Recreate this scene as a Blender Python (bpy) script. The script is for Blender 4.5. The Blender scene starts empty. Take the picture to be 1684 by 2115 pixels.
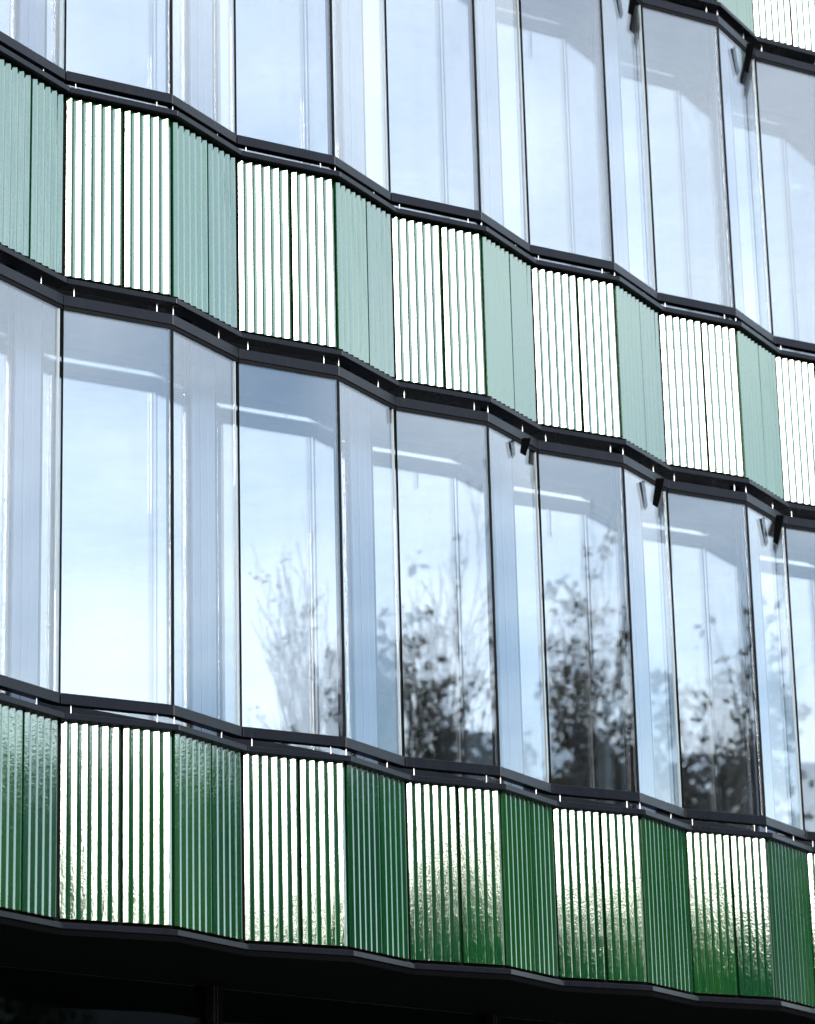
import bpy, bmesh, math, random
from mathutils import Vector, Matrix
R = math.radians
random.seed(7)
sc = bpy.context.scene
col = sc.collection

# ------------------------------------------------------------------ camera
# facade runs along x, its recessed pleat corners lie on y = 0, outside is -y
CAM = Vector((-9.735, -11.877, 1.62))
YAW, PIT, ROLL = 0.80826, 0.287018, -0.025858
cd = bpy.data.cameras.new('camera')
cam = bpy.data.objects.new('camera', cd); col.objects.link(cam)
fw = Vector((math.sin(YAW)*math.cos(PIT), math.cos(YAW)*math.cos(PIT), math.sin(PIT)))
r0 = Vector((math.cos(YAW), -math.sin(YAW), 0)); u0 = r0.cross(fw)
rr = r0*math.cos(ROLL) + u0*math.sin(ROLL); uu = -r0*math.sin(ROLL) + u0*math.cos(ROLL)
M = Matrix((rr, uu, -fw)).transposed().to_4x4(); M.translation = CAM
cam.matrix_world = M
cd.sensor_fit = 'HORIZONTAL'; cd.sensor_width = 36
cd.lens = 36*6090.6/1684
cd.clip_end = 2000
cd.dof.use_dof = True; cd.dof.focus_distance = 16.9; cd.dof.aperture_fstop = 3.3
cd.dof.aperture_blades = 0
sc.camera = cam

# ------------------------------------------------------------------ sky, sun, exposure
SUN_AZ, SUN_EL = -34, 17.5       # azimuth measured from -y (straight off the facade) towards +x
sd = Vector((math.sin(R(SUN_AZ))*math.cos(R(SUN_EL)), -math.cos(R(SUN_AZ))*math.cos(R(SUN_EL)), math.sin(R(SUN_EL))))
w = bpy.data.worlds.new('World'); sc.world = w; w.use_nodes = True
nt = w.node_tree; N = nt.nodes; L = nt.links; N.clear()
out = N.new('ShaderNodeOutputWorld'); bg = N.new('ShaderNodeBackground')
sky = N.new('ShaderNodeTexSky'); sky.sky_type = 'NISHITA'; sky.sun_disc = False
sky.sun_elevation = R(SUN_EL); sky.sun_rotation = math.atan2(sd.x, sd.y)
sky.air_density = 1.0; sky.dust_density = 0.45; sky.ozone_density = 1.6
tc = N.new('ShaderNodeTexCoord'); sp = N.new('ShaderNodeSeparateXYZ'); L.new(tc.outputs['Generated'], sp.inputs[0])
def wm(op, a, b=None):
    n = N.new('ShaderNodeMath'); n.operation = op
    for k, v in enumerate((a, b)):
        if v is None: continue
        if isinstance(v, (int, float)): n.inputs[k].default_value = v
        else: L.new(v, n.inputs[k])
    return n.outputs[0]
zz = wm('ADD', wm('MAXIMUM', sp.outputs[2], 0.0), 0.22)
cb = N.new('ShaderNodeCombineXYZ')
L.new(wm('DIVIDE', sp.outputs[0], zz), cb.inputs[0]); L.new(wm('DIVIDE', sp.outputs[1], zz), cb.inputs[1])
no = N.new('ShaderNodeTexNoise'); no.noise_dimensions = '4D'; no.inputs['W'].default_value = 42.5; no.inputs['Scale'].default_value = 1.35; no.inputs['Detail'].default_value = 7
no.inputs['Roughness'].default_value = 0.55; no.inputs['Distortion'].default_value = 0.6
L.new(cb.outputs[0], no.inputs['Vector'])
rp = N.new('ShaderNodeValToRGB'); rp.color_ramp.elements[0].position = 0.38; rp.color_ramp.elements[1].position = 0.62
rp.color_ramp.elements[0].color = (0.04, 0.04, 0.04, 1); rp.color_ramp.elements[1].color = (0.95, 0.95, 0.95, 1)
L.new(no.outputs['Fac'], rp.inputs[0])
mx = N.new('ShaderNodeMix'); mx.data_type = 'RGBA'
L.new(rp.outputs[0], mx.inputs[0]); L.new(sky.outputs[0], mx.inputs[6])
cl = N.new('ShaderNodeMix'); cl.data_type = 'RGBA'; cl.inputs[0].default_value = 0.45      # clouds take part of the sky's own glow
cl.inputs[7].default_value = (10.7, 11.5, 12.1, 1); L.new(sky.outputs[0], cl.inputs[6]); L.new(cl.outputs[2], mx.inputs[7])
L.new(mx.outputs[2], bg.inputs[0]); bg.inputs[1].default_value = 0.10
L.new(bg.outputs[0], out.inputs[0])
sl = bpy.data.lights.new('sun', 'SUN'); sl.energy = 1.1; sl.angle = R(24); sl.color = (1, 0.98, 0.95)
sun = bpy.data.objects.new('sun', sl); col.objects.link(sun)
sun.rotation_euler = (-sd).to_track_quat('-Z', 'Y').to_euler(); sun.location = (-20, -4, 30)
vs = sc.view_settings; vs.view_transform = 'Standard'; vs.look = 'None'; vs.exposure = 2.1; vs.gamma = 1
vs.use_curve_mapping = False
sc.render.engine = 'CYCLES'
cy = sc.cycles
cy.use_denoising = True; cy.max_bounces = 12; cy.diffuse_bounces = 4; cy.glossy_bounces = 7
cy.transparent_max_bounces = 24; cy.transmission_bounces = 6
cy.caustics_reflective = False; cy.caustics_refractive = False; cy.sample_clamp_indirect = 8

# ------------------------------------------------------------------ helpers
def mesh_obj(name, verts, faces, mats, parent=None, fm=None, smooth=False):
    me = bpy.data.meshes.new(name); me.from_pydata(verts, [], faces)
    for m in (mats if isinstance(mats, (list, tuple)) else [mats]): me.materials.append(m)
    if fm: me.polygons.foreach_set('material_index', fm)
    if smooth: me.polygons.foreach_set('use_smooth', [True]*len(faces))
    me.update()
    o = bpy.data.objects.new(name, me); col.objects.link(o)
    if parent: o.parent = parent
    return o
def inst(name, me, mat4, parent=None):
    o = bpy.data.objects.new(name, me); col.objects.link(o); o.matrix_world = mat4
    if parent: o.parent = parent
    return o
def prism_data(poly, z0, z1):
    n = len(poly)
    A = sum(poly[i][0]*poly[(i+1) % n][1]-poly[(i+1) % n][0]*poly[i][1] for i in range(n))
    if A < 0: poly = poly[::-1]
    v = [(x, y, z0) for x, y in poly]+[(x, y, z1) for x, y in poly]
    f = [tuple(range(n))[::-1], tuple(range(n, 2*n))]
    f += [(i, (i+1) % n, n+(i+1) % n, n+i) for i in range(n)]
    return v, f
class MB:                                           # collects several pieces of ONE part
    def __init__(s): s.v = []; s.f = []
    def add(s, v, f):
        k = len(s.v); s.v += [tuple(p) for p in v]; s.f += [tuple(i+k for i in q) for q in f]; return s
    def prism(s, poly, z0, z1): return s.add(*prism_data(poly, z0, z1))
    def box(s, x0, x1, y0, y1, z0, z1): return s.prism([(x0, y0), (x1, y0), (x1, y1), (x0, y1)], z0, z1)
    def build(s, name, mat, parent=None, bevel=0, smooth=False):
        o = mesh_obj(name, s.v, s.f, mat, parent, smooth=smooth)
        if bevel:
            bm = bmesh.new(); bm.from_mesh(o.data)
            bmesh.ops.bevel(bm, geom=bm.edges[:], offset=bevel, segments=1, affect='EDGES', clamp_overlap=True)
            bm.to_mesh(o.data); bm.free()
        return o
def empty(name, loc=(0, 0, 0)):
    o = bpy.data.objects.new(name, None); col.objects.link(o); o.location = loc; o.empty_display_size = 0.3
    return o
def tag(o, label=None, cat=None, group=None, kind=None):
    if label: o['label'] = label
    if cat: o['category'] = cat
    if group: o['group'] = group
    if kind: o['kind'] = kind
    return o

# ------------------------------------------------------------------ materials
def new_mat(name):
    m = bpy.data.materials.new(name); m.use_nodes = True
    t = m.node_tree; b = t.nodes['Principled BSDF']; return m, t, b
def ramp(t, src, pts):
    n = t.nodes.new('ShaderNodeValToRGB'); e = n.color_ramp.elements
    while len(e) < len(pts): e.new(0.5)
    for k, (p, c) in enumerate(pts): e[k].position = p; e[k].color = (*c, 1)
    t.links.new(src, n.inputs[0]); return n.outputs[0]
def noise(t, scale, detail=4, rough=0.5, mapping=None, dist=0):
    n = t.nodes.new('ShaderNodeTexNoise'); n.inputs['Scale'].default_value = scale
    n.inputs['Detail'].default_value = detail; n.inputs['Roughness'].default_value = rough; n.inputs['Distortion'].default_value = dist
    c = t.nodes.new('ShaderNodeTexCoord'); s = c.outputs['Object']
    if mapping:
        mp = t.nodes.new('ShaderNodeMapping'); mp.inputs['Scale'].default_value = mapping
        t.links.new(s, mp.inputs[0]); s = mp.outputs[0]
    t.links.new(s, n.inputs['Vector']); return n.outputs['Fac']
def bump(t, b, src, strength, dist):
    n = t.nodes.new('ShaderNodeBump'); n.inputs['Strength'].default_value = strength; n.inputs['Distance'].default_value = dist
    t.links.new(src, n.inputs['Height'])
    if b: t.links.new(n.outputs[0], b.inputs['Normal'])
    return n.outputs[0]
def simple(name, c, rough=0.6, var=0.25, scale=3, ior=1.5, metal=0, bscale=0, bdist=0.002):
    m, t, b = new_mat(name)
    f = noise(t, scale, 5, 0.6)
    lo = tuple(x*(1-var) for x in c); hi = tuple(min(1, x*(1+var)) for x in c)
    t.links.new(ramp(t, f, [(0.3, lo), (0.7, hi)]), b.inputs['Base Color'])
    b.inputs['Roughness'].default_value = rough; b.inputs['IOR'].default_value = ior; b.inputs['Metallic'].default_value = metal
    if bscale: bump(t, b, noise(t, bscale, 4), 0.5, bdist)
    return m
def glass(name, f0, tint, wav=0.0):
    m = bpy.data.materials.new(name); m.use_nodes = True; t = m.node_tree; n = t.nodes; n.clear(); l = t.links
    o = n.new('ShaderNodeOutputMaterial'); mixs = n.new('ShaderNodeMixShader'); tr = n.new('ShaderNodeBsdfTransparent'); gl = n.new('ShaderNodeBsdfGlossy')
    tr.inputs[0].default_value = (*tint, 1); gl.inputs['Roughness'].default_value = 0.0; gl.inputs['Color'].default_value = (0.97, 0.99, 1, 1)
    g = n.new('ShaderNodeNewGeometry'); d = n.new('ShaderNodeVectorMath'); d.operation = 'DOT_PRODUCT'
    l.new(g.outputs['Normal'], d.inputs[0]); l.new(g.outputs['Incoming'], d.inputs[1])
    def ma(op, a, b=None):
        k = n.new('ShaderNodeMath'); k.operation = op
        for i, v in enumerate((a, b)):
            if v is None: continue
            if isinstance(v, (int, float)): k.inputs[i].default_value = v
            else: l.new(v, k.inputs[i])
        return k.outputs[0]
    c = ma('ABSOLUTE', d.outputs['Value'])
    fr = ma('ADD', ma('MULTIPLY', ma('POWER', ma('SUBTRACT', 1.0, c), 5.0), 1-f0), f0)
    l.new(fr, mixs.inputs[0]); l.new(tr.outputs[0], mixs.inputs[1]); l.new(gl.outputs[0], mixs.inputs[2]); l.new(mixs.outputs[0], o.inputs[0])
    if wav:
        l.new(bump(t, None, noise(t, 1.0, 2, 0.4, (2.2, 2.2, 0.5)), 1.0, wav), gl.inputs['Normal'])
    return m
# glazed ceramic: green glaze with rippled surface
def glaze():
    m, t, b = new_mat('green_ceramic_glaze')
    oi = t.nodes.new('ShaderNodeObjectInfo')
    f = noise(t, 9, 5, 0.6, (1, 1, 0.35))
    ad = t.nodes.new('ShaderNodeMath'); ad.operation = 'MULTIPLY_ADD'; ad.inputs[1].default_value = 0.55; t.links.new(oi.outputs['Random'], ad.inputs[0])
    m2 = t.nodes.new('ShaderNodeMath'); m2.operation = 'MULTIPLY'; m2.inputs[1].default_value = 0.5; t.links.new(f, m2.inputs[0]); t.links.new(m2.outputs[0], ad.inputs[2])
    t.links.new(ramp(t, ad.outputs[0], [(0.15, (0.0006, 0.026, 0.009)), (0.5, (0.001, 0.038, 0.0085)), (0.85, (0.005, 0.048, 0.0065))]), b.inputs['Base Color'])
    b.inputs['Roughness'].default_value = 0.035; b.inputs['IOR'].default_value = 2.75
    b.inputs['Specular Tint'].default_value = (0.95, 1.0, 0.90, 1)
    n2 = t.nodes.new('ShaderNodeBump'); n2.inputs['Strength'].default_value = 0.35; n2.inputs['Distance'].default_value = 0.0035
    t.links.new(noise(t, 11, 2, 0.5, (1, 1, 0.22), 0.3), n2.inputs['Height'])          # slow waves of the fired board
    n3 = t.nodes.new('ShaderNodeBump'); n3.inputs['Strength'].default_value = 0.28; n3.inputs['Distance'].default_value = 0.0010
    t.links.new(noise(t, 90, 3, 0.55, (1, 1, 0.7), 0.4), n3.inputs['Height']); t.links.new(n2.outputs[0], n3.inputs['Normal'])
    t.links.new(n3.outputs[0], b.inputs['Normal'])
    return m
GLAZE = glaze()
TERRA = simple('fired_clay', (0.36, 0.10, 0.05), 0.85, 0.3, 40)
def rail_metal():
    m, t, b = new_mat('dark_anodised_metal')
    f = noise(t, 30, 5, 0.65, (1, 1, 0.06))            # streaks left by rain
    g = noise(t, 3.0, 4, 0.6)
    t.links.new(ramp(t, f, [(0.25, (0.0035, 0.0039, 0.0060)), (0.6, (0.0055, 0.0060, 0.0092)), (0.85, (0.011, 0.0115, 0.0145))]), b.inputs['Base Color'])
    mr = t.nodes.new('ShaderNodeMapRange'); mr.inputs['To Min'].default_value = 0.18; mr.inputs['To Max'].default_value = 0.42
    t.links.new(g, mr.inputs['Value']); t.links.new(mr.outputs[0], b.inputs['Roughness'])
    b.inputs['IOR'].default_value = 1.25
    bump(t, b, noise(t, 120, 4), 0.4, 0.0006)
    return m
RAIL = rail_metal()
BLACK = simple('black_gasket', (0.004, 0.004, 0.0045), 0.7, 0.2, 8, ior=1.2)
STEEL = simple('bright_steel', (0.55, 0.53, 0.50), 0.3, 0.1, 30, metal=1)
JET = simple('jet_black_plate', (0.0015, 0.0015, 0.0016), 0.9, 0.2, 8, ior=1.05)
CARRIER = simple('blue_grey_backing', (0.055, 0.085, 0.15), 0.6, 0.15, 4)
PIER = simple('blue_grey_panel', (0.075, 0.105, 0.15), 0.5, 0.12, 2)
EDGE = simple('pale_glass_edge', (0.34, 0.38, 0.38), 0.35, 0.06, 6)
SOFFIT = simple('black_soffit_sheet', (0.0018, 0.0018, 0.002), 0.8, 0.2, 3, ior=1.1)
ROOM = simple('grey_plaster', (0.12, 0.13, 0.15), 0.8, 0.12, 1.2)
CONC = simple('concrete', (0.30, 0.30, 0.29), 0.85, 0.15, 2.5, bscale=30)
GLASS_O = glass('outer_glass', 0.112, (0.985, 0.985, 0.988), 0.00014)
GLASS_I = glass('inner_glass', 0.20, (0.94, 0.95, 0.96), 0.0001)
GLASS_S = glass('dark_shop_glass', 0.045, (0.55, 0.62, 0.60))

# ------------------------------------------------------------------ facade measures
P, HA, HD = 1.31189, 0.651495, 0.168560      # bay, ridge position, pleat depth
S = 8.7713; FL = 3.6                          # upper sill, floor height
B0, B1 = -3, 8                                # bays built
n1 = Vector((-HD, HA)).normalized(); n2 = Vector((HD, P-HA)).normalized()
nb = (n1+n2)/(1+n1.dot(n2))
def corner(idx, o):                           # idx even: valley, odd: ridge; o: outward offset
    i, k = divmod(idx, 2)
    x, w_ = i*P, 0.0
    if k: x += HA; w_ += HD
    return Vector((x+o*nb.x, -(w_+o*nb.y)))
def seg(idx, o, ta=0.0, tb=0.0):              # points of pleat face idx -> idx+1, trimmed at both ends
    a, b = corner(idx, o), corner(idx+1, o); d = (b-a).normalized()
    return a+d*ta, b-d*tb
def seg_poly(idx, oo, oi, ta=0.0, tb=0.0):
    a, b = seg(idx, oo, ta, tb); c, d = seg(idx, oi, ta, tb)
    return [tuple(a), tuple(b), tuple(d), tuple(c)]
IDX = range(2*B0, 2*B1+2)
XL, XR = B0*P, (B1+1)*P

# ------------------------------------------------------------------ ground
GM = simple('asphalt', (0.05, 0.05, 0.052), 0.9, 0.2, 6, bscale=60, bdist=0.004)
PAV = simple('pavement_slabs', (0.20, 0.195, 0.185), 0.85, 0.15, 3, bscale=40)
GRASS = simple('lawn', (0.05, 0.085, 0.025), 0.95, 0.3, 8, bscale=50, bdist=0.02)
tag(mesh_obj('ground', [(-900, -900, -0.15), (900, -900, -0.15), (900, 900, -0.15), (-900, 900, -0.15)], [(0, 1, 2, 3)], GRASS), kind='structure')
tag(MB().box(-300, 300, -18, -9.5, -0.146, -0.12).build('road', GM), kind='structure')
tag(MB().box(-300, 300, -9.5, 7, -0.14, 0.0).build('pavement', PAV), kind='structure')
tag(MB().box(-300, 300, -22, -18, -0.14, 0.0).build('far_pavement', PAV), kind='structure')

# ------------------------------------------------------------------ the office building
BLD = empty('office_building', (XL, 0, 0))
tag(BLD, 'office building with pleated glass rows, ribbed green tile bands and dark metal rails', 'building')
BLD.location = (0, 0, 0)
YI = 0.375                                    # inner glass line behind the pleated skin
ROOFZ = S+FL-0.117

# --- solid body: floor slabs, rear and side walls, roof
for zs in (S-FL, S):
    MB().box(XL, XR, YI+0.06, 7, zs-0.95, zs-0.42).build('floor_slab', CONC, BLD)
MB().box(XL, XR, YI+0.06, 7, S+FL-0.95, S+FL-0.25).build('roof_slab', CONC, BLD)
MB().box(XL, XR, 7, 7.3, 0, S+FL-0.25).build('rear_wall', ROOM, BLD)
for xa, xb in ((XL-0.25, XL-0.012), (XR+0.012, XR+0.25)):
    MB().box(xa, xb, 0.02, 7.3, 0, S+FL-0.25).build('side_wall', CONC, BLD)

# --- tile: ribbed ceramic board, glazed, with bare clay ends
PITCH, TH = 0.0603, 1.072
FLK, CR, RFL, DEP = 0.0232, 0.0048, 0.0172, 0.0134
VAL = PITCH-FLK-CR-RFL
def tw(n): return n*PITCH-VAL
def tile_mesh(n, name):
    pts = []
    for k in range(n):
        x = k*PITCH; d1 = DEP*0.90
        pts += [(x, 0.0004), (x+FLK*.10, DEP*.12), (x+FLK*.5, DEP*.485), (x+FLK*.9, DEP*.845), (x+FLK, DEP*.96), (x+FLK+CR*.22, DEP*.998), (x+FLK+CR*.8, DEP), (x+FLK+CR, DEP*.96),
                (x+FLK+CR+RFL, 0.0004)]
        if k < n-1: pts.append((x+FLK+CR+RFL+VAL*.5, 0.0))
    pts += [(tw(n), -0.012), (0.0, -0.012)]
    poly = [(x, -y) for x, y in pts]
    v, f = prism_data(poly, 0, TH)
    me = bpy.data.meshes.new(name); me.from_pydata(v, [], f); me.materials.append(GLAZE); me.materials.append(TERRA)
    me.polygons.foreach_set('material_index', [1, 1]+[0]*(len(f)-2)); me.update(); return me
T6, T5 = tile_mesh(6, 'tile'), tile_mesh(5, 'tile')
def pin_mesh(h, name):
    v = []; f = []; n = 10
    for z in (0, h):
        for k in range(n): v.append((0.0037*math.cos(2*math.pi*k/n), 0.0037*math.sin(2*math.pi*k/n), z))
    f = [(k, (k+1) % n, n+(k+1) % n, n+k) for k in range(n)]
    k0 = len(v)
    me = bpy.data.meshes.new(name); me.from_pydata(v, [], f); me.materials.append(STEEL)
    me.polygons.foreach_set('use_smooth', [True]*len(f)); me.update(); return me
PIN = pin_mesh(0.075, 'standoff_pin')
Z_COP, Z_TR, Z_HD, Z_HDB, Z_SIB = -0.1165, -1.2627, -1.3506, -1.4132, -0.0602

def tile_band(s, lower):
    dz = 0.038 if lower else 0.0
    for i in IDX:
        valley_a = i % 2 == 0
        ga, gb = (0.004, 0.0) if valley_a else (0.0, 0.004)
        cop = MB().prism(seg_poly(i, 0.042, -0.075, ga*0.7, gb*0.7), s+Z_COP-0.034, s+Z_COP).build('coping_rail', RAIL, BLD, 0.0022)
        rail = MB().prism(seg_poly(i, 0.030, -0.075, ga*0.5, gb*0.5), s+Z_TR+dz-0.031, s+Z_TR+dz).build('base_rail', RAIL, BLD, 0.0022)
        pan = MB().prism(seg_poly(i, -0.036, -0.060, 0.001, 0.001), s+Z_TR+dz+0.002, s+Z_COP-0.036).build('tile_panel', [BLACK, CARRIER], BLD)
        for pl in pan.data.polygons:                 # rear sheet of the carrier is blue-grey
            c = pl.center; q = corner(i, -0.060); q2 = corner(i+1, -0.060)
            if abs(pl.normal.z) < 0.5 and (Vector((c.x, c.y))-(q+q2)/2).length < 0.02: pl.material_index = 1
        a, b = seg(i, -0.006); d = (b-a).normalized(); ang = math.atan2(d.y, d.x); Ln = (b-a).length
        gap = 0.017; w11 = tw(6)+tw(5)+gap; st = (Ln-w11)/2
        for me, t0 in ((T6, st), (T5, st+tw(6)+gap)):
            q = a+d*t0
            mt = Matrix.Translation((q.x, q.y, s-0.164-TH+dz)) @ Matrix.Rotation(ang+random.uniform(-.003, .003), 4, 'Z') @ Matrix.Rotation(random.uniform(-.0015, .0015), 4, 'X')
            inst('tile', me, mt, pan)
        # steel standoffs: above the coping and below the base rail
        for t in ((0.11, 0.87) if valley_a else (0.035, 0.72)):
            c = corner(i, -0.018); e = corner(i+1, -0.018); q = c+(e-c)*t
            inst('standoff_pin', PIN, Matrix.Translation((q.x, q.y, s+Z_COP-0.008)), cop)
            if not lower: inst('standoff_pin', PIN, Matrix.Translation((q.x, q.y, s+Z_HD-0.006)), rail)

def window_row(s):                                   # s: sill height of the row
    zt = s+FL+Z_HDB-0.018; zb = s-0.004
    for i in IDX:
        wide = i % 2 == 0
        ga, gb = (0.006, 0.0) if wide else (0.0, 0.006)
        sill = MB().prism(seg_poly(i, 0.0, -0.058, ga, gb), s+Z_SIB, s).build('sill_rail', RAIL, BLD, 0.0022)
        head = MB().prism(seg_poly(i, 0.0, -0.058, ga*0.5, gb*0.5), s+FL+Z_HDB, s+FL+Z_HD).build('head_rail', RAIL, BLD, 0.0022)
        MB().prism(seg_poly(i, -0.006, -0.03, ga, gb), zt-0.006, s+FL+Z_HDB-0.001).build('gasket', BLACK, head)
        # window: black ridge joint strip with its pane
        ta, tb = (0.009, 0.008) if wide else (0.008, 0.034)
        strip = MB().prism(seg_poly(i, -0.008, -0.05, 0.667, 0.0) if wide else seg_poly(i, -0.008, -0.05, 0.0, 0.667), zb, zt).build('window', BLACK, BLD)
        a, b = seg(i, -0.012, ta, tb); c, d_ = seg(i, -0.024, ta, tb)
        o = MB().prism([tuple(a), tuple(b), tuple(d_), tuple(c)], zb, zt-0.004).build('pane', GLASS_O, strip)
        dn = Vector(((b-a).y, -(b-a).x)).normalized()
        w1, w2 = random.uniform(-.0006, .0006), random.uniform(-.0009, .0009)
        for vtx in o.data.vertices:                  # every pane hangs a hair off true
            u = ((Vector(vtx.co[:2])-a).dot((b-a).normalized())/(b-a).length-0.5)*2; z = (vtx.co.z-zb)/(zt-zb)*2-1
            vtx.co.x += dn.x*(w1*u+w2*z); vtx.co.y += dn.y*(w1*u+w2*z)
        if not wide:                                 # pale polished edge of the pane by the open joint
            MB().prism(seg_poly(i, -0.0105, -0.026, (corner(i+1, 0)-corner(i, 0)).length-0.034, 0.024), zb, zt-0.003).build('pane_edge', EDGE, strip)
        else:
            MB().prism(seg_poly(i, -0.0112, -0.025, 0.0055, (corner(i+1, 0)-corner(i, 0)).length-0.0088), zb, zt-0.003).build('pane_edge', BLACK, strip)
    # inner facade: flat panes between blue-grey piers
    z0, z1 = s-0.40, s+FL-0.97
    for i in range(B0, B1+1):
        xa, xb = i*P-0.055, i*P+0.125
        pier = MB()
        for k in range(3): pier.box(xa+k*0.06+0.002, xa+(k+1)*0.06-0.002, YI-0.03-0.004*(k == 1), YI+0.05, z0, z1)
        pier.build('pier', PIER, BLD, 0.002)
        inner = MB()
        xe = (i+1)*P-0.058
        for q0, q1 in ((xb+0.003, xb+0.022), (xe-0.022, xe-0.003)): inner.box(q0, q1, YI-0.02, YI+0.045, z0, z1)
        inner.box(xb+0.0225, xe-0.0225, YI-0.018, YI+0.044, z0, s+0.045)
        inner.box(xb+0.0225, xe-0.0225, YI-0.018, YI+0.044, z1-0.03, z1)
        fr = inner.build('inner_window', RAIL, BLD)
        MB().box(xb+0.0225, xe-0.0225, YI, YI+0.012, s+0.046, z1-0.031).build('pane', GLASS_I, fr)

tile_band(S-FL, True); tile_band(S, False); tile_band(S+FL, False)
window_row(S-FL); window_row(S)
# closing strip on top of the building and closed cavity floor of the lowest band
top = [tuple(corner(i, -0.02)) for i in range(2*B0, 2*B1+3)]
MB().prism(top+[(XR, YI+0.05), (XL, YI+0.05)], S+FL-0.20, S+FL-0.155).build('roof_edge', RAIL, BLD)
# --- soffit and recessed ground floor
zs = S-FL+Z_TR+0.038-0.034
MB().prism([tuple(corner(i, 0.02)) for i in range(2*B0, 2*B1+3)]+[(XR, 1.5), (XL, 1.5)], zs-0.03, zs+0.001).build('soffit', SOFFIT, BLD)
MB().prism([tuple(corner(i, -0.062)) for i in range(2*B0, 2*B1+3)]+[(XR, YI+0.05), (XL, YI+0.05)], zs+0.002, zs+0.05).build('cavity_floor', CARRIER, BLD)
MB().box(XL, XR, YI+0.06, 7, zs+0.002, zs+0.3).build('ground_floor_ceiling', SOFFIT, BLD)
YS = 1.06; SP = 2.43; X0 = 2.03
k0, k1 = math.ceil((XL-X0)/SP), math.floor((XR-X0)/SP)
MUL = simple('bronze_mullion', (0.035, 0.027, 0.02), 0.55, 0.2, 10, metal=0.4)
for k in range(k0, k1+1):
    x = X0+k*SP
    mu = MB()
    mu.box(x-0.045, x+0.045, YS-0.05, YS+0.10, 0.0, zs-0.031)
    mo = mu.build('shop_mullion', BLACK, BLD)
    for dx in (-0.030, -0.008): MB().box(x+dx-0.004, x+dx+0.004, YS-0.062, YS-0.0505, 0.0, zs-0.032).build('mullion_edge', MUL, mo)
    if k < k1:
        fr = MB().box(x+0.0455, x+SP-0.0455, YS-0.03, YS+0.06, 0.0, 0.12).build('shop_window', BLACK, BLD)
        MB().box(x+0.0455, x+SP-0.0455, YS, YS+0.02, 0.121, zs-0.032).build('pane', GLASS_S, fr)
MB().box(XL, XR, 4.5, 4.6, 0, zs).build('shop_rear_wall', simple('shop_wall_paint', (0.42, 0.52, 0.50), 0.8, 0.1, 1), BLD)
# --- black window openers hung at the head beside the open joints
def opener(i, s, k):
    # two black plates standing off the narrow pane, square to the street view
    a, b = seg(2*i+1, 0.0); d = (b-a).normalized(); nrm = Vector((d.y, -d.x))
    vd = (b-Vector(CAM[:2])).normalized(); pd = Vector((vd.x, -vd.y)); pn = Vector((vd.y, vd.x))
    zt = s+FL+Z_HDB-0.002
    ob = MB()
    p0 = b-d*0.290+nrm*0.006; w_, h, lean = 0.046, 0.215*k, -0.040*k
    v = []
    for o2 in (0, 0.012):
        for u, z in ((0, 0), (w_+0.012, 0), (w_*.9+lean, -h), (lean+0.006, -h+0.022)):
            q = p0+pd*(u-lean)+pn*o2; v.append((q.x, q.y, zt+z))
    ob.add(v, [(0, 1, 2, 3), (7, 6, 5, 4), (0, 4, 5, 1), (1, 5, 6, 2), (2, 6, 7, 3), (3, 7, 4, 0)])
    ob.build('window_opener', JET, BLD, 0.002)
for i, s, k in ((2, S-FL, 0.55), (3, S-FL, 0.95), (4, S-FL, 1.0), (5, S-FL, 1.0), (3, S, 1.0), (4, S, 1.1)): opener(i, s, k)

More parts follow.
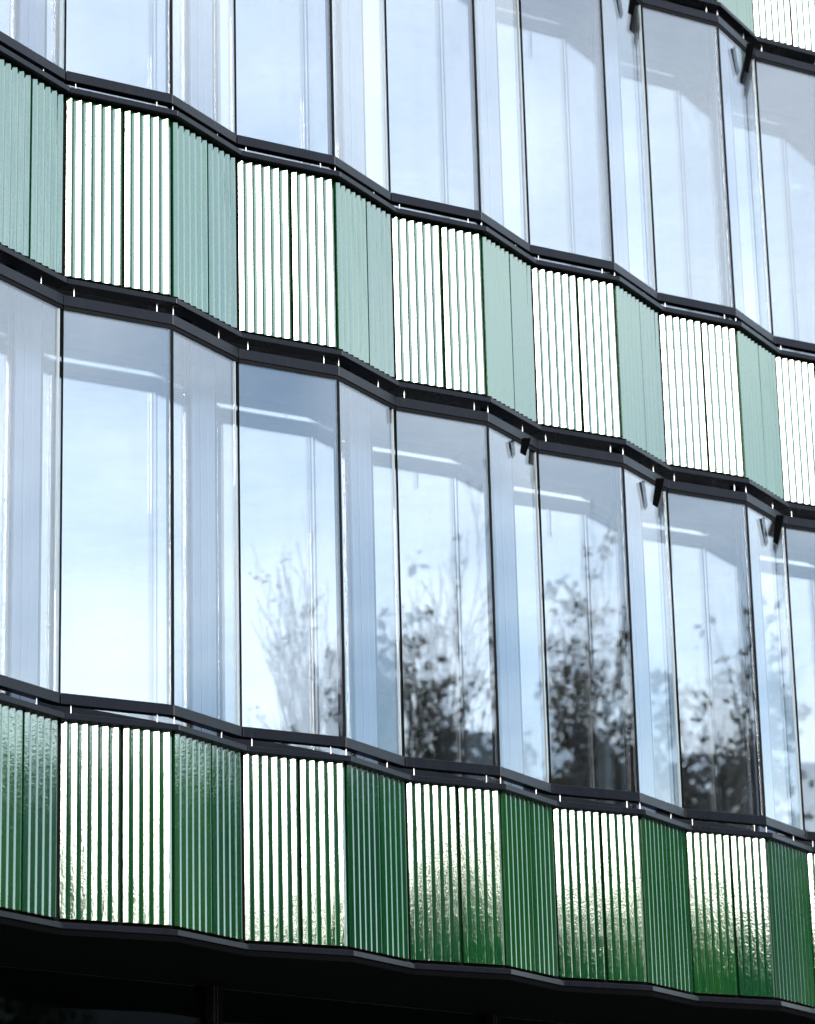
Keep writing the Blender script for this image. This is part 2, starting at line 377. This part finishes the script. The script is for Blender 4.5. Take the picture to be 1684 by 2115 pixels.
# ------------------------------------------------------------------ trees across the street and down the street
BARK = simple('bark', (0.034, 0.027, 0.020), 0.9, 0.3, 6, bscale=20)
def leafmat(name, c):
    m, t, b = new_mat(name)
    oi = noise(t, 0.9, 3)
    t.links.new(ramp(t, oi, [(0.3, tuple(x*0.6 for x in c)), (0.7, tuple(x*1.35 for x in c))]), b.inputs['Base Color'])
    b.inputs['Roughness'].default_value = 0.6
    return m
LEAF_B, LEAF_O, LEAF_G = leafmat('brown_leaves', (0.085, 0.055, 0.026)), leafmat('olive_leaves', (0.052, 0.048, 0.022)), leafmat('green_leaves', (0.022, 0.042, 0.014))
def tree(loc, h, wid, leaves, lmat, label, seed, leafsize=0.08, depth=7, group='trees across the street', twig=0.017):
    rnd = random.Random(seed)
    V, F, tips = [], [], []
    def tube(p, q, r0_, r1_):
        d = (q-p).normalized(); a = d.orthogonal().normalized(); b = d.cross(a); n = 6 if r0_ > 0.04 else 3; k = len(V)
        for c, r_ in ((p, r0_), (q, r1_)):
            for j in range(n):
                an = 2*math.pi*j/n; V.append(c+(a*math.cos(an)+b*math.sin(an))*r_)
        for j in range(n): F.append((k+j, k+(j+1) % n, k+n+(j+1) % n, k+n+j))
    def grow(p, d, ln, r_, lv):
        segs = 3
        for s_ in range(segs):
            g = 0.10 if lv > depth-2 else 0.17
            d2 = (d+Vector((rnd.gauss(0, g), rnd.gauss(0, g), rnd.gauss(0.05, .08)))).normalized()
            q = p+d2*(ln/segs); r2 = max(r_*0.88, twig)
            tube(p, q, r_, r2)
            if lv <= 2: tips.append((q, lv))
            if lv > 0 and not (lv == depth-1 and s_ < 2):
                for _ in range(2 if lv == depth-1 else 1):
                    ax = Matrix.Rotation(rnd.uniform(0, 6.283), 3, d2) @ d2.orthogonal().normalized()
                    an = R(rnd.uniform(26, 46))
                    dd = (d2*math.cos(an)+ax*math.sin(an)+Vector((0, 0, .10))).normalized()
                    grow(q, dd, ln*rnd.uniform(.55, .78), r2*0.60, lv-1)
            p, d, r_ = q, d2, r2
        if lv > 0: grow(p, d, ln*.78, r_*.85, lv-1)
    grow(Vector((0, 0, 0)), Vector((0, 0, 1)), h*0.30, h*0.013, depth-1)
    top_ = max(v.z for v in V); k = h/top_
    rs = sorted(math.hypot(v.x, v.y) for v in V if v.z > top_*.3); kx = wid/(rs[int(len(rs)*.93)])
    up_ = [v for v in V if v.z > top_*.55]; lx = sum(v.x for v in up_)/len(up_)/(top_*.75); ly = sum(v.y for v in up_)/len(up_)/(top_*.75)
    def sc_(v): return Vector(((v.x-lx*v.z)*kx, (v.y-ly*v.z)*kx, v.z*k))      # stands upright over its root
    root = empty('broadleaf_tree', loc); tag(root, label, 'tree', group)
    mesh_obj('trunk', [tuple(sc_(v)) for v in V], F, BARK, root)
    ls_ = leafsize*1.1; LV, LF = [], []
    cl = [rnd.choice(tips)[0] for _ in range(max(8, leaves//6))]
    for _ in range(leaves):
        q = sc_(rnd.choice(cl)); c = q+Vector((rnd.gauss(0, ls_), rnd.gauss(0, ls_), rnd.gauss(0, ls_)))
        a = Vector((rnd.gauss(0, 1), rnd.gauss(0, 1), rnd.gauss(0, 1))).normalized(); b = a.orthogonal().normalized()
        s_ = leafsize*rnd.uniform(.6, 1.3); n = len(LV)
        LV += [tuple(c-a*s_), tuple(c+b*s_*.6), tuple(c+a*s_), tuple(c-b*s_*.6)]; LF.append((n, n+1, n+2, n+3))
    cr = mesh_obj('crown', LV, LF, lmat, root); cr['kind'] = 'stuff'
    return root
tree((8.9, -25.5, -0.15), 14.2, 2.1, 900, LEAF_O, 'slender nearly bare tree reflected in the second wide pane of the lower row', 3, 0.06)
tree((11.3, -25.0, -0.15), 15.7, 1.9, 3600, LEAF_O, 'half bare tree reflected in the third wide pane of the lower row', 11, 0.055)
tree((14.0, -26.0, -0.15), 15.3, 1.8, 5200, LEAF_B, 'tree with brown autumn leaves reflected in the fourth wide pane', 5, 0.06)
tree((16.6, -25.0, -0.15), 14.8, 1.8, 5000, LEAF_O, 'dense tree reflected beside the grey house in the fifth wide pane', 8, 0.06)
tree((20.5, -24.0, -0.15), 9.6, 1.8, 9000, LEAF_G, 'low dark leafy tree reflected in the ground floor shop glass', 21, 0.12)
for x, y, h, w_, lab, sd_ in ((36.5, -32, 19.0, 3.2, 'left of the three large trees far down the opposite kerb', 40), (42.5, -33, 20.5, 3.2, 'middle of the three large trees far down the opposite kerb', 41), (48.5, -33, 20.5, 3.4, 'right of the three large trees far down the opposite kerb', 42)):
    tree((x, y, -0.15), h, w_, 14000, LEAF_O, lab, sd_, 0.16, group='trees far down the opposite kerb')
for x, y, h, w_, lab, sd_ in ((-15.5, -31.5, 12.6, 2.2, 'rightmost green tree of the row mirrored in the bright tile ribs', 30), (-18.9, -31.0, 12.8, 2.2, 'second tree from the right of the row mirrored in the bright tile ribs', 31),
        (-22.3, -31.0, 13.0, 2.2, 'third tree from the right of the row mirrored in the bright tile ribs', 32), (-25.6, -31.0, 12.6, 2.0, 'fourth tree from the right of the row mirrored in the bright tile ribs', 33),
        (-32.4, -31.0, 15.4, 1.4, 'tall narrow tree mirrored as dark streaks in the leftmost lower tile ribs', 36)):
    tree((x, y, -0.15), h, w_, 24000, LEAF_G, lab, sd_, 0.16, group='trees behind the viewer')

# ------------------------------------------------------------------ houses across the street (seen as reflections)
BRICK = simple('brown_render', (0.055, 0.042, 0.035), 0.9, 0.15, 2)
GREYW = simple('grey_render', (0.085, 0.085, 0.082), 0.9, 0.12, 2)
ROOFM = simple('slate_roof', (0.030, 0.031, 0.034), 0.8, 0.25, 5)
PANE = simple('house_window_glass', (0.03, 0.035, 0.04), 0.08, 0.1, 3)
FRAME = simple('white_window_frame', (0.7, 0.7, 0.68), 0.5, 0.05, 3)
def house(x0, x1, y0, y1, zw, zr, wall, label, floors, flat=False):
    h = empty('town_house' if not flat else 'street_block', ((x0+x1)/2, (y0+y1)/2, -0.15)); tag(h, label, 'house' if not flat else 'building')
    def put(o): o.parent = h; o.matrix_parent_inverse = Matrix.Translation(h.location).inverted(); return o
    put(MB().box(x0, x1, y0, y1, -0.15, zw).build('wall', wall))
    ym = (y0+y1)/2
    if flat: rf = put(MB().box(x0-.3, x1+.3, y0-.3, y1+.3, zw+0.002, zr).build('roof', ROOFM))
    else:
        v = [(x0-.5, y0-.5, zw), (x1+.5, y0-.5, zw), (x1+.5, y1+.5, zw), (x0-.5, y1+.5, zw), (x0-.5, ym, zr), (x1+.5, ym, zr)]
        rf = put(mesh_obj('roof', v, [(0, 1, 5, 4), (1, 2, 5), (2, 3, 4, 5), (3, 0, 4), (3, 2, 1, 0)], ROOFM))
        c = MB().box(x0+3, x0+3.9, ym-.5, ym+.5, zr-1.6, zr+0.05).build('chimney', BRICK); put(c)
    n = int((x1-x0)//2.6); fh = zw/floors
    for f in range(floors):
        for k in range(n):
            xc = x0+(x1-x0)*(k+.5)/n; zc = fh*(f+.55)
            wf = MB()
            for a, b, c, d in ((xc-.6, xc-.52, zc-.8, zc+.8), (xc+.52, xc+.6, zc-.8, zc+.8), (xc-.52, xc+.52, zc-.8, zc-.72), (xc-.52, xc+.52, zc+.72, zc+.8)):
                wf.box(a, b, y1-.05, y1+.05, c, d)
            wo = put(wf.build('window', FRAME))
            po = MB().box(xc-.52, xc+.52, y1-.05, y1+.012, zc-.72, zc+.72).build('pane', PANE); 
            po.parent = wo; po.matrix_parent_inverse = Matrix.Identity(4)
    return h
house(-9, 4.4, -53, -41, 10.8, 15.3, GREYW, 'grey gabled house at the left end of the row across the street', 3)
house(5.6, 17, -53, -41, 10.6, 15.0, BRICK, 'brown house with slate roof directly behind the half bare tree', 3)
house(18.2, 31, -52, -40, 11.2, 15.8, GREYW, 'grey house with slate roof reflected low in the fourth and fifth wide panes', 3)
house(32.2, 49, -50, -39, 9.0, 12.8, BRICK, 'brown house with low slate roof behind the three large trees', 3)
house(51, 72, -52, -40, 15.5, 18.5, BRICK, 'tall brown apartment house at the far right across the street', 5)
house(-34, -11, -47, -38, 9.0, 12.4, GREYW, 'long grey house behind the row of green trees', 3)
